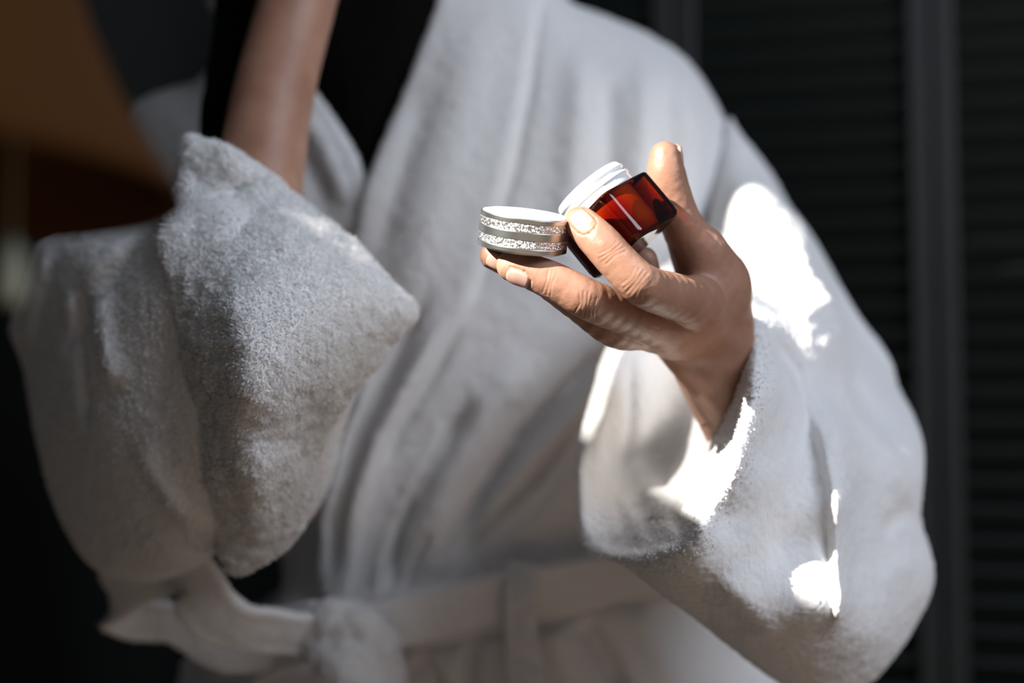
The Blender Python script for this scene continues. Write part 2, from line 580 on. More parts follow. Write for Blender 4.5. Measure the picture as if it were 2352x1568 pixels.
palm = [
    C4((1632, 735, .660, 17.5), (1598, 693, .615, 11.5)),
    C4((1622, 745, .662, 16.5), (1532, 752, .620, 11.0)),
    C4((1615, 752, .665, 16.0), (1548, 768, .640, 10.5)),
    C4((1618, 755, .668, 15.0), (1578, 774, .657, 9.5)),
    C4((1640, 725, .660, 17.0), (1640, 640, .646, 14.0), (1612, 585, .637, 11.0)),
]
fore_l = C4((1618, 742, .663, 18.0), (1643, 835, .668, 21.8), (1736, 1000, .690, 24.5), (1800, 1110, .720, 24.0))
ridge_l = C4((1530, 810, .652, 4.0), (1608, 895, .655, 5.0), (1685, 975, .669, 4.0))
upper_l = C4((1800, 1110, .720, 24.0), (1690, 760, .885, 28.0), (1410, 290, 1.055, 31.0))
fore_r = C4(*along([(470, 900, .70, 36.0), (560, 650, .735, 31.0), (594, 430, .745, 25.5), (622, 250, .755, 24.0), (652, 120, .77, 23.5), (690, -20, .785, 23.0), (705, -130, .80, 21.0)], 3))
hand_r = C4((705, -130, .80, 21.0), (735, -290, .825, 24.0))
upper_r = C4((470, 900, .715, 33.0), (430, 660, .90, 32.0), (500, 420, 1.06, 34.0))
torso = C4((880, 260, 1.01, 74.0), (940, 800, 1.01, 68.0), (1020, 1568, 1.0, 72.0), flat=(1, 0, 0, .70))
should = C4((500, 420, 1.06, 34.0), (790, 110, 1.035, 48.0), (1410, 290, 1.055, 31.0))
neck = C4((800, 20, 1.0, 55.0), (780, -300, .985, 52.0))
head = C4((775, -520, .985, 78.0), (770, -760, .985, 90.0))
jaw = C4((775, -520, .975, 60.0), (770, -410, .935, 34.0))
face = [C4((770, -700, .905, 7.0), (768, -600, .893, 11.0)),                                     # nose
        C4((740, -492, .908, 7.0), (796, -492, .908, 7.0)),                                       # lips
        C4((700, -735, .912, 13.0), (838, -735, .912, 13.0)),                                     # brow
        C4((505, -640, 1.0, 10.0), (505, -560, .995, 7.0)), C4((1040, -640, 1.0, 10.0), (1040, -560, .995, 7.0))]   # ears
eyes = [C4((700, -672, .905, 11.0), (722, -672, .905, 11.0)), C4((818, -672, .905, 11.0), (840, -672, .905, 11.0))]
fing_r = [C4(*along(r, 3)) for r in (
    [(690, -290, .815, 9.0), (672, -390, .835, 8.2), (676, -455, .86, 7.6), (690, -500, .88, 6.8)],
    [(720, -310, .82, 9.4), (704, -420, .845, 8.6), (708, -500, .87, 7.8), (718, -545, .89, 6.8)],
    [(752, -310, .828, 9.0), (742, -410, .85, 8.2), (744, -480, .872, 7.6), (750, -520, .888, 6.6)],
    [(780, -290, .835, 8.0), (775, -370, .855, 7.2), (778, -420, .87, 6.8), (782, -455, .88, 6.0)],
    [(690, -200, .81, 11.0), (640, -270, .83, 9.4), (625, -340, .855, 8.4), (640, -390, .875, 7.0)])]

core_groups = [(0.010, [palm[0], palm[1], palm[2], palm[3], palm[4], fore_l]), (0.004, [ridge_l]), (0.03, [upper_l]),
               (0.01, [hand_r]), (0.03, [fore_r]), (0.03, [upper_r]), (0.05, [torso]), (0.05, [should]), (0.03, [neck]), (0.04, [head]), (0.02, [jaw])] + \
              [(0.012, [c]) for c in face]
fgroups = [(c, 0.007) for c in fingers.values()] + [(c, 0.008) for c in fing_r]
fgroups[4] = (fingers['thumb'], 0.012)

# skin creases across the knuckles: (a, b, width mm, depth mm)
def creases():
    out = []
    def fan(c, u, w, n, gap, ln, dep):
        c = np.array(c); u = np.array(u) / np.linalg.norm(u); w = np.array(w) / np.linalg.norm(w)
        for i in range(n):
            s = (i - (n - 1) / 2)
            l = ln * (1 - 0.12 * abs(s)) / 1000
            o = c + u * s * gap / 1000
            bow = u * (0.0006 * s)
            out.append((np.array([o - w * l / 2 + bow, o + rng.normal(0, .00012, 3), o + w * l / 2 + bow]), rng.uniform(.32, .5), dep * rng.uniform(.3, .6)))
    v = lambda a, b: P(*b) - P(*a)
    fan(P(1462, 650, .5595), v((1424, 606, .5645), (1477, 655, .568)), v((1500, 600, .565), (1430, 690, .565)), 6, 1.5, 13, .34)
    fan(P(1405, 580, .5565), v((1376, 553, .5655), (1424, 606, .5645)), v((1440, 560, .565), (1360, 615, .565)), 4, 1.3, 12, .38)
    fan(P(1350, 705, .565), v((1300, 660, .5705), (1352, 688, .573)), v((1345, 660, .57), (1330, 735, .575)), 6, 1.6, 14, .34)
    fan(P(1262, 650, .5645), v((1245, 634, .571), (1300, 660, .5705)), v((1262, 620, .57), (1250, 665, .57)), 3, 1.3, 11, .3)
    return out
CREASES = creases()

def body_field(p, core=None, fing=None, detail=False):
    d = None
    for i, (k, cs) in enumerate(core_groups):
        if core is not None and not core[i]: continue
        for c in cs:
            e = chain(p, c)
            d = e if d is None else smin(d, e, k)
    if d is None: d = np.full(len(p), 1.0)
    out = d
    for i, (c, k) in enumerate(fgroups):
        if fing is not None and not fing[i]: continue
        e = smin(d, chain(p, c, 0.001), k)
        out = smin(out, e, 0.0006)
    for c in eyes:
        if fing is None: out = smax(out, -(chain(p, c) - 0.002), 0.01)
    return out

def build_body():
    h, B = 0.00145, 16
    allp = np.concatenate([c[:, :4] for _, cs in core_groups for c in cs] + [c[:, :4] for c, _ in fgroups])
    lo = (allp[:, :3] - allp[:, 3:4] * 1.6).min(0) - 0.01
    hi = (allp[:, :3] + allp[:, 3:4] * 1.6).max(0) + 0.01
    nb = np.ceil((hi - lo) / (h * B)).astype(int)
    g = np.stack(np.meshgrid(*[np.arange(n) for n in nb], indexing='ij'), -1).reshape(-1, 3)
    R = h * B * math.sqrt(3) / 2
    ctr = lo + (g + 0.5) * h * B
    dc = []; 
    for _, cs in core_groups: dc.append(np.min([chain(ctr, c) for c in cs], 0))
    df = [chain(ctr, c) for c, _ in fgroups]
    dt = body_field(ctr)
    act = np.abs(dt) < R * 1.6
    r = np.arange(B + 1)
    L = np.stack(np.meshgrid(r, r, r, indexing='ij'), -1).reshape(-1, 3)
    def blocks():
        for n in np.flatnonzero(act):
            lim = dt[n] + 2 * R + 0.002
            core = [dc[i][n] - core_groups[i][0] < lim for i in range(len(core_groups))]
            fing = [df[i][n] - fgroups[i][1] < lim for i in range(len(fgroups))]
            p = lo + (g[n] * B + L) * h
            yield g[n], body_field(p, core, fing).reshape(B + 1, B + 1, B + 1)
    v, f = surface_nets(blocks(), lo, h, B)
    v = smooth_mesh(v, f, 1, 0.4)
    # finer skin on the hand that holds the jar
    for level in (0, 1):
        a = P(1100, 500, .57); b = P(1600, 500, .57)
        pj = v - np.array([0, 0, 0])
        px = v[:, 0] / v[:, 1] * FPX + 1176; py = 784 - v[:, 2] / v[:, 1] * FPX
        near = v[:, 1] < (0.70 if level == 0 else 0.665)
        m = near & (py < (1300 if level == 0 else 800)) & (py > 320) & (px > 1090) & (px < (1760 if level == 0 else 1720))
        sel = m[f].all(1)
        q = f[sel]; rest = f[~sel]
        e = np.stack([np.sort(np.stack([q[:, i], q[:, (i + 1) % 4]], 1), 1) for i in range(4)], 1)
        ek = e[..., 0].astype(np.int64) * len(v) + e[..., 1]
        uk, inv = np.unique(ek, return_inverse=True); inv = inv.reshape(ek.shape)
        mids = (v[uk // len(v)] + v[uk % len(v)]) / 2
        cen = v[q].mean(1)
        n0 = len(v); n1 = n0 + len(mids)
        v = np.concatenate([v, mids, cen])
        E = inv + n0; Cn = np.arange(len(q)) + n1
        f = np.concatenate([rest] + [np.stack([q[:, i], E[:, i], Cn, E[:, (i + 3) % 4]], 1) for i in range(4)])
        mv = np.unique(np.concatenate([q.ravel(), np.arange(n0, len(v))]))
        fing = [True] * 5 + [False] * 5
        core = [True, True] + [False] * (len(core_groups) - 2)
        near_d = np.abs(body_field(v[mv], core, fing)) < 0.0015      # only where these parts rule the skin
        mv = mv[near_d]
        for _ in range(2):
            p = v[mv]; ep = 2e-4
            d0 = body_field(p, core, fing)
            gr = np.stack([(body_field(p + np.eye(3)[i] * ep, core, fing) - d0) / ep for i in range(3)], 1)
            v[mv] = p - np.clip(d0, -.001, .001)[:, None] * gr / np.maximum((gr * gr).sum(1, keepdims=True), .2)
    n = normals(v, f)
    p = v[mv]; disp = np.zeros(len(mv))
    for pl, w, dep in CREASES:
        m = np.linalg.norm(p - pl[1], axis=1) < 0.012
        if not m.any(): continue
        c = np.c_[pl, np.zeros(3)]
        sq = np.array([1, .12, 1]); c[:, :3] *= sq
        d = chain(p[m] * sq, c)
        disp[m] -= dep / 1000 * np.exp(-(d / (w / 1000)) ** 2)
    disp += 0.00012 * vnoise(p, 380.0)
    v[mv] += n[mv] * disp[:, None]
    return v, f

DP = lambda a, b: P(*b) - P(*a)
NAILS = [(P(1346, 522, .5692), DP((1376, 553, .5655), (1333, 509, .571)), (-.26, -.93, .28), .0078, .0100, .0125),
         (P(1200, 619, .572), DP((1245, 634, .571), (1176, 610, .573)), (-.05, -.72, -.70), .0077, .0092, .0115),
         (P(1146, 593, .588), DP((1230, 628, .588), (1134, 588, .588)), (-.30, -.90, -.25), .0070, .0085, .0105),
         (P(1528, 368, .6175), DP((1529, 392, .618), (1527, 352, .617)), (.86, .45, .15), .0084, .0120, .0150)]
for c, t, n, r, wd, ln in NAILS[:3]:                 # the fold of skin round each nail
    t = t / np.linalg.norm(t); n = np.array(n); n = n - t * (n @ t); n /= np.linalg.norm(n); sd = np.cross(t, n)
    pl = []
    for w, u in ((.75, -1), (.2, -1.04), (-.4, -1.02), (-.85, -.8), (-1.08, -.35), (-1.12, 0), (-1.08, .35), (-.85, .8), (-.4, 1.02), (.2, 1.04), (.75, 1)):
        a = u * (wd / 2 + .0004) / r
        pl.append(c + t * w * ln / 2 + n * r * math.cos(a) + sd * r * math.sin(a))
    for a, b, e in zip(pl[:-2:2], pl[1:-1:2], pl[2::2]):
        CREASES.append((np.array([a, b, e]), .5, .40))

bv, bf = build_body()
body = link('body', mesh_np('body', W(bv), bf), M['skin'], person)

def fingernail(name, ctr, tip, nrm, r, wid, ln, lab=None):
    """a curved plate on the finger: ctr on its axis, tip direction, outward normal"""
    t = np.array(tip, float); t /= np.linalg.norm(t)
    n = np.array(nrm, float); n -= t * (n @ t); n /= np.linalg.norm(n)
    s = np.cross(t, n)
    nu, nv = 13, 15; top = []
    for i in range(nv):
        w = i / (nv - 1) * 2 - 1
        for j in range(nu):
            u = j / (nu - 1) * 2 - 1
            lim = math.sqrt(max(0, 1 - abs(w) ** 5)) if w > 0 else math.sqrt(max(0, 1 - abs(w) ** 3.2))
            a = u * lim * wid / 2 / r
            drop = 0.0011 * max(0, w) ** 2
            rr = r + 0.00055 - 0.0003 * abs(u) ** 4 - (0.0007 if abs(u) > .99 or i in (0, nv - 1) else 0) - drop
            top.append(ctr + t * (w * ln / 2) + n * (rr * math.cos(a)) + s * (rr * math.sin(a)))
    top = np.array(top); bot = top - n * 0.0008
    v = np.concatenate([top, bot]); K = nu * nv; fs = []
    for i in range(nv - 1):
        for j in range(nu - 1):
            q = (i * nu + j, i * nu + j + 1, (i + 1) * nu + j + 1, (i + 1) * nu + j)
            fs.append(q); fs.append(tuple(K + x for x in q[::-1]))
    ring = [j for j in range(nu)] + [i * nu + nu - 1 for i in range(1, nv)] + [(nv - 1) * nu + j for j in range(nu - 2, -1, -1)] + [i * nu for i in range(nv - 2, 0, -1)]
    for a, b in zip(ring, ring[1:] + ring[:1]): fs.append((a, K + a, K + b, b))
    o = link(name, mesh_np(name, W(v), np.array(fs)), M['nail'], body)
    return o

for q in NAILS: fingernail('fingernail', *q)

# ---------------------------------------------------------------- hair
hair_and_shade_locks = [C4(*along(r, 4)) for r in (
    [(700, -880, 1.0, 60), (560, -700, 1.01, 45), (560, -420, 1.03, 36), (640, -150, 1.03, 34), (690, 60, .965, 30)],
    [(840, -880, 1.0, 60), (990, -700, 1.01, 45), (990, -420, 1.01, 40), (960, -150, .955, 38), (920, 60, .925, 34), (885, 230, .915, 26), (855, 360, .91, 17)],
    [(800, -300, 1.06, 50), (790, -60, .965, 44), (800, 120, .928, 36), (815, 260, .918, 25), (838, 400, .912, 11)],
    [(860, -860, 1.03, 74), (640, -760, 1.03, 74), (770, -520, 1.06, 74), (780, -100, 1.07, 60)],
    [(770, -900, .985, 58), (770, -860, .93, 22)],
    [(600, -620, 1.0, 40), (575, -300, .93, 34), (585, 0, .85, 26), (575, 160, .83, 27), (555, 320, .82, 27), (545, 470, .82, 18)],  # added dark lock, stands in for the shaded side of the raised forearm
)]
def field_mesh(chs, k, h, it=1, extra=None):
    B = 16
    allp = np.concatenate([c[:, :4] for c in chs])
    lo = (allp[:, :3] - allp[:, 3:4]).min(0) - 0.012; hi = (allp[:, :3] + allp[:, 3:4]).max(0) + 0.012
    nb = np.ceil((hi - lo) / (h * B)).astype(int)
    g = np.stack(np.meshgrid(*[np.arange(n) for n in nb], indexing='ij'), -1).reshape(-1, 3)
    R = h * B * math.sqrt(3) / 2
    def fn(p):
        d = chain(p, chs[0])
        for c in chs[1:]: d = smin(d, chain(p, c), k)
        return extra(p, d) if extra else d
    dt = fn(lo + (g + .5) * h * B)
    r = np.arange(B + 1); L = np.stack(np.meshgrid(r, r, r, indexing='ij'), -1).reshape(-1, 3)
    v, f = surface_nets(((g[n], fn(lo + (g[n] * B + L) * h).reshape(B + 1, B + 1, B + 1)) for n in np.flatnonzero(np.abs(dt) < R * 1.5)), lo, h, B)
    return smooth_mesh(v, f, it), f
def strands(p, d):
    return d - 0.0012 * np.sin(p[:, 0] * 900 + 3 * np.sin(p[:, 2] * 18)) * np.cos(p[:, 1] * 500 + p[:, 2] * 30)
hv, hf = field_mesh(hair_and_shade_locks, 0.02, 0.004, 1, strands)
link('hair', mesh_np('hair', W(hv), hf), M['hair'], person)

# ---------------------------------------------------------------- robe
T = 0.90                                       # about where the chest of the robe lies
robe_front = Surf([
    (300, 190, .985), (440, 60, .98), (500, -60, .99), (600, 200, .925), (700, 240, .905), (790, 330, .895), (840, 450, .885),
    (1010, 0, .915), (930, 220, .895), (1230, 0, .925), (1200, 250, .885), (1420, 10, .97), (1400, 150, .905), (1600, 110, .985), (1560, 200, .92), (1690, 300, .965),
    (1300, 450, .873), (1550, 450, .895), (1720, 560, .95), (1100, 650, .868), (1350, 750, .872), (1600, 800, .90), (1000, 850, .872),
    (800, 700, .895), (600, 900, .935), (820, 1150, .89), (650, 1300, .94), (760, 1330, .90), (1000, 1250, .878), (1250, 1150, .878), (1500, 1150, .905), (1700, 1100, .97),
    (1000, 1400, .872), (1300, 1350, .876), (1550, 1400, .92), (900, 1568, .872), (1200, 1568, .872), (1500, 1568, .90), (640, 1500, .90), (500, 1650, .95), (1800, 1650, .97), (1700, 1450, .95)],
    folds=[
    ([(1250, -150), (1246, 0), (1216, 240), (1185, 400), (1122, 620), (1070, 760)], 9, -9, T, 'crease'), ([(1620, 1255), (1330, 1298), (1030, 1352), (740, 1400)], 20, 12, T), ([(1620, 1300), (1330, 1345), (1030, 1402), (740, 1455)], 24, -12, T), ([(1600, 1352), (1330, 1396), (1030, 1458), (850, 1490)], 12, -7, T, 'crease'), ([(1070, 735), (1012, 850), (935, 975), (880, 1080)], 7, -9, T, 'crease'), ([(1300, 880), (1195, 1005), (1110, 1140), (1040, 1270)], 7, -8, T, 'crease'), ([(1330, 60), (1325, 250), (1300, 520), (1270, 650)], 34, 5, T), ([(1480, 90), (1478, 300), (1450, 560)], 30, 5, T), ([(1400, 150), (1395, 400), (1370, 600)], 26, -4.8, T),
    ([(1590, 180), (1600, 380), (1560, 560)], 30, 5, T), ([(1540, 150), (1530, 380), (1500, 560)], 24, -4.8, T),
    ([(1420, 760), (1330, 860), (1200, 1000), (1110, 1140), (1030, 1290)], 17, -15, T), ([(1330, 960), (1230, 1090), (1120, 1200), (1040, 1300)], 13, -13.5, T),
    ([(1400, 870), (1270, 1000), (1150, 1130), (1060, 1270)], 26, 9, T), ([(1480, 880), (1400, 1010), (1250, 1180), (1120, 1290)], 22, 5, T),
    ([(1250, 800), (1130, 930), (1030, 1100), (960, 1330)], 44, 9, T), ([(1100, 900), (1000, 1060), (930, 1200), (880, 1360)], 18, -16.5, T),
    ([(1050, 960), (950, 1110), (890, 1250), (860, 1380)], 16, 6, T), ([(960, 1120), (920, 1230), (905, 1360)], 10, -9.0, T),
    ([(1000, 1200), (960, 1280), (930, 1360)], 9, -6.0, T),
    ([(1330, 1400), (1380, 1490), (1440, 1600)], 20, -15.0, T), ([(1260, 1400), (1290, 1500), (1330, 1600)], 30, 6, T), ([(1450, 1380), (1490, 1470), (1560, 1590)], 30, 6, T),
    ([(960, 1480), (1000, 1540), (1010, 1620)], 20, -12.0, T), ([(1090, 1450), (1080, 1530), (1085, 1620)], 16, -12.0, T)])
robe_outline = [(470, -90), (470, 10), (462, 90), (410, 150), (300, 170), (215, 230), (200, 420), (300, 700), (470, 1050), (590, 1240), (630, 1320), (620, 1400), (520, 1470), (440, 1568), (400, 1720),
                (1000, 1740), (1840, 1720), (1790, 1500), (1700, 1200), (1780, 900), (1835, 600), (1790, 420), (1722, 298), (1655, 175), (1600, 92), (1520, 42), (1420, 4), (1300, -30), (1250, -90)]
vee = [(560, -140), (500, -40), (535, 60), (620, 130), (708, 212), (775, 300), (832, 405), (843, 438), (880, 332), (930, 205), (998, 0), (1020, -140)]
at_d = lambda pts, d: [(a, b, d) for a, b in pts]
robe_cloth = Cloth(at_d(robe_outline, .935), robe_front, lambda x, z: 1.13 - 1.2 * (x + 0.03) ** 2 + 0 * z, 0.034, holes=[at_d(vee, .90)])
v, f = robe_cloth.mesh(0.0019, 2)
v = terry(v, f, 0.0009, 420, 0.0005)
robe = link('bathrobe', mesh_np('bathrobe', W(v), f), M['terry'], person)
PILE = [(v, f, 45000)]

def layer(name, outline, d, above, thick, folds=(), k=0.006, h=0.0017, parent=None, edge=None, amp=.001):
    """cloth lying on the robe: follows its front at a height"""
    fd = Surf([(0, 0, 1), (2352, 0, 1), (0, 1568, 1), (2352, 1568, 1), (1176, 784, 1)], folds)
    fn = lambda x, z: robe_front(x, z) - above + (fd(x, z) - 1)
    c = Cloth(at_d(outline, d), fn, lambda x, z: robe_front(x, z) + 0.002, k)
    vv, ff = c.mesh(h, 1)
    vv = terry(vv, ff, amp, 420, 0.0003)
    PILE.append((vv, ff, 9000))
    return link(name, mesh_np(name, W(vv), ff), M['terry'], parent or robe)

collar_r = [(1020, -140), (998, 0), (930, 205), (880, 332), (840, 442), (812, 560), (775, 750), (735, 980), (715, 1180), (730, 1360), (795, 1390), (830, 1240), (868, 1090), (925, 970), (1000, 850), (1058, 745),
            (1105, 620), (1168, 400), (1198, 240), (1222, 100), (1232, 0), (1240, -140)]
layer('shawl_collar', collar_r, .885, 0.015, 0.015, [
    ([(1110, 0), (1060, 250), (980, 560), (900, 800)], 60, 5, T), ([(1000, 200), (930, 420), (870, 640)], 30, -3, T),
    ([(1010, 640), (930, 800), (830, 1000), (780, 1200), (760, 1350)], 17, -9, T), ([(1050, 700), (970, 830), (880, 990), (820, 1150), (790, 1300)], 15, 5, T),
    ([(880, 820), (800, 1000), (750, 1180), (745, 1330)], 12, 5, T), ([(850, 760), (780, 930), (735, 1150)], 18, -7, T)], parent=robe)
collar_l = [(470, -120), (540, -100), (560, 40), (635, 118), (716, 200), (785, 292), (846, 410), (856, 560), (800, 640), (690, 520), (600, 380), (520, 240), (470, 120)]
layer('shawl_collar', collar_l, .91, 0.008, 0.008, [([(600, 240), (700, 360), (780, 520)], 26, -4, T), ([(640, 200), (740, 320), (810, 480)], 20, 3, T)], parent=robe)

# ---- sleeve of the arm that holds the jar
ls_front = Surf([
    (1690, 270, .945), (1765, 370, .955), (1660, 330, .920), (1735, 475, .845), (1760, 420, .92), (1810, 470, .935), (1850, 500, .94), (1670, 560, .855), (1640, 450, .895), (1700, 600, .79), (1760, 560, .825), (1820, 560, .810), (1890, 570, .915), (1865, 670, .765), (1945, 690, .895), (1905, 775, .730), (1985, 775, .875), (2050, 800, .88), (2080, 880, .865),
    (1725, 700, .70), (1735, 800, .645), (1735, 900, .612), (1800, 820, .69), (1782, 890, .640), (1735, 1040, .618), (1662, 1190, .612), (1800, 950, .653), (1860, 1000, .672), (1700, 1050, .597), (1615, 1220, .590), (1900, 900, .715), (1912, 1000, .668), (1960, 960, .735), (2100, 950, .82), (2060, 1040, .745),
    (1770, 1100, .627), (1865, 1120, .652), (1912, 1150, .645), (1960, 1150, .685), (2110, 1100, .755), (2110, 1200, .75), (1720, 1220, .617), (1800, 1260, .640), (1855, 1345, .628), (1905, 1400, .630), (1960, 1300, .680), (2140, 1320, .75), (1560, 1280, .60), (1500, 1300, .612), (1700, 1380, .620), (1880, 1450, .648),
    (2000, 1450, .685), (2090, 1440, .74), (1800, 1540, .68), (1990, 1570, .735), (1620, 1430, .655), (1440, 1305, .632), (1345, 1250, .665), (1335, 1000, .70), (1400, 800, .73), (1560, 600, .77)],
    folds=[
    ([(1740, 460), (1800, 560), (1850, 670), (1905, 800)], 22, 8, .82), ([(1908, 860), (1914, 1050), (1918, 1250), (1914, 1490)], 26, 10, .64, 'step'),
    ([(1920, 860), (1985, 960), (2060, 1040), (2110, 1170)], 30, 5, .72), ([(1960, 840), (2010, 940), (2080, 1010)], 34, -8, .76),
    ([(1780, 760), (1850, 860), (1880, 1000)], 22, -8, .68), ([(1630, 1300), (1720, 1400), (1800, 1490)], 40, 6, .63), ([(2130, 1180), (2060, 1190), (2000, 1220)], 26, -4, .73),
    ([(2130, 1320), (2060, 1300), (1990, 1330)], 30, 3, .72), ([(1930, 620), (2030, 780), (2085, 900)], 15, 10, .86)] + [([(x, y), (x + 60, y - 34), (x + 150, y - 60)], 13, a, .82) for x, y, a in ((1690, 560, 4), (1690, 610, -3), (1700, 655, 4.5), (1720, 700, -3.5), (1745, 745, 4.5), (1775, 785, -3.5), (1700, 520, -3))])
ls_outline = [(1620, 560, .86), (1650, 420, .90), (1680, 262, .945), (1712, 304, .95), (1800, 400, .95), (1862, 490, .92), (1952, 622, .89), (2052, 782, .86), (2112, 930, .83), (2142, 1022, .80), (2122, 1100, .79), (2112, 1180, .78), (2146, 1318, .78), (2102, 1440, .77), (2010, 1568, .76),
              (1900, 1640, .74), (1800, 1580, .72), (1700, 1510, .69), (1600, 1430, .675), (1500, 1350, .66), (1430, 1303, .65), (1375, 1290, .66), (1336, 1245, .68), (1326, 1130, .70), (1330, 1020, .705), (1366, 880, .72), (1404, 780, .735), (1480, 660, .76), (1560, 585, .79)]
rim = [(1520, 560, .78), (1640, 590, .77), (1704, 640, .72), (1738, 720, .67), (1744, 800, .635), (1736, 860, .615), (1718, 955, .60), (1693, 1060, .594), (1668, 1130, .591), (1616, 1198, .589), (1584, 1243, .591), (1525, 1272, .60), (1450, 1284, .625), (1390, 1276, .645), (1330, 1262, .66),
       (1250, 1100, .70), (1290, 850, .72), (1400, 650, .75)]
ls_inner = Surf([
    (1335, 1000, .698), (1330, 1200, .682), (1370, 860, .708), (1420, 760, .725), (1560, 590, .79), (1400, 1000, .716), (1400, 1180, .696), (1360, 1270, .672), (1450, 1275, .650), (1500, 1262, .632), (1560, 1235, .610),
    (1470, 1000, .736), (1480, 1150, .714), (1560, 1000, .775), (1570, 1130, .735), (1620, 1160, .680), (1660, 1050, .715), (1680, 960, .73), (1640, 850, .785), (1700, 750, .77), (1640, 650, .79), (1520, 850, .755)],
    folds=[([(1452, 790), (1452, 960), (1462, 1120), (1490, 1240)], 20, -7, .71), ([(1400, 860), (1375, 1000), (1380, 1150)], 24, 5, .71), ([(1440, 1160), (1470, 1220), (1490, 1270)], 12, 6, .66), ([(1530, 900), (1560, 1040), (1560, 1160)], 30, 4, .72)])
def ls_back(x, z):
    return np.maximum(ls_front(x, z), ls_inner(x, z)) * 0.5 + 0.5 * np.maximum(ls_inner(x, z), ls_front(x, z) + 0.05) + 0.015
ls = Cloth(ls_outline, ls_front, ls_back, 0.026, pocket=(Outline(rim), ls_inner), kp=0.006)
v, f = ls.mesh(0.0014, 2)
v = terry(v, f, 0.0009, 420, 0.0004)
link('sleeve', mesh_np('sleeve', W(v), f), M['terry'], robe)
near = np.abs(Outline(rim)(v[f[:, 0], 0], v[f[:, 0], 2]))
PILE.append((v, f[(rng.random(len(f)) < np.exp(-(near / 0.008) ** 2)) & (v[f[:, 0], 1] < 0.72)], 9000, 0.9))

# ---- sleeve of the raised arm, with its turned-up cuff
rs_front = Surf([
    (60, 560, .80), (60, 850, .80), (130, 1200, .78), (300, 1340, .745), (200, 580, .72), (330, 500, .70), (150, 900, .72), (250, 750, .675), (250, 1050, .68), (350, 640, .655), (400, 850, .645), (380, 1100, .66), (480, 1260, .685),
    (430, 320, .70), (640, 420, .700), (820, 580, .695), (640, 650, .645), (700, 900, .635), (600, 1100, .655), (700, 1180, .69), (900, 750, .68), (560, 500, .65)],
    folds=[([(205, 640), (240, 760), (290, 900)], 32, 6, .68), ([(170, 600), (180, 800), (220, 1000)], 20, -9, .70), ([(330, 540), (230, 620), (110, 740)], 20, 8, .71), ([(370, 560), (250, 690), (120, 820)], 16, -7, .71),
           ([(120, 560), (60, 700), (0, 800)], 24, 7, .76), ([(330, 1000), (400, 1150), (470, 1240)], 30, 5, .67)])
rs_outline = [(20, 620, .80), (80, 530, .79), (200, 500, .75), (330, 480, .70), (400, 330, .71), (440, 312, .715), (640, 425, .715), (800, 560, .71), (880, 700, .70), (780, 960, .71), (720, 1160, .72), (620, 1270, .72), (540, 1290, .72), (492, 1262, .72), (440, 1305, .73), (300, 1352, .75),
              (185, 1320, .77), (115, 1200, .785), (60, 1000, .80), (20, 860, .81), (-40, 760, .82)]
rsc = Cloth(rs_outline, rs_front, lambda x, z: rs_front(x, z) * 0.4 + 0.6 * 0.80 + 0.03, 0.030)
v, f = rsc.mesh(0.0016, 2)
v = terry(v, f, 0.0009, 420, 0.0004)
link('sleeve', mesh_np('sleeve', W(v), f), M['terry'], robe)
PILE.append((v, f, 45000))
cuff_front = Surf([
    (430, 312, .690), (540, 350, .678), (640, 420, .685), (740, 500, .680), (830, 580, .678), (945, 712, .675), (900, 800, .675), (770, 990, .675), (745, 1085, .682), (700, 1220, .69), (560, 1313, .69), (520, 1300, .69),
    (490, 1180, .668), (470, 950, .637), (420, 720, .634), (378, 520, .655), (500, 560, .640), (640, 560, .640), (760, 680, .634), (640, 720, .608), (560, 900, .602), (700, 900, .622), (600, 1080, .632), (480, 430, .676)],
    folds=[([(600, 380), (530, 430), (440, 500)], 12, -6, .66), ([(540, 480), (680, 560), (850, 690)], 40, 5, .63), ([(540, 640), (600, 800), (600, 980)], 44, 5, .62), ([(640, 1000), (600, 1100), (570, 1280)], 40, 5, .65), ([(750, 800), (720, 950), (690, 1100)], 30, -4, .66)])
cuff_outline = [(425, 306, .695), (470, 318, .69), (525, 340, .685), (640, 415, .690), (745, 500, .688), (832, 575, .686), (900, 655, .686), (955, 716, .685), (905, 810, .69), (835, 900, .69), (772, 990, .69), (747, 1080, .695), (735, 1150, .70), (700, 1222, .705), (635, 1275, .705), (560, 1318, .705), (516, 1308, .70),
                (490, 1190, .69), (468, 950, .67), (415, 725, .66), (374, 530, .67), (400, 400, .68)]
cuff = Cloth(cuff_outline, cuff_front, lambda x, z: np.maximum(cuff_front(x, z) + 0.012, rs_front(x, z) + 0.004), 0.011)
v, f = cuff.mesh(0.0014, 1)
v = terry(v, f, 0.0014, 380, 0.0011)
link('cuff', mesh_np('cuff', W(v), f), M['terry'], robe)
PILE.append((v, f, 80000, 1.45))

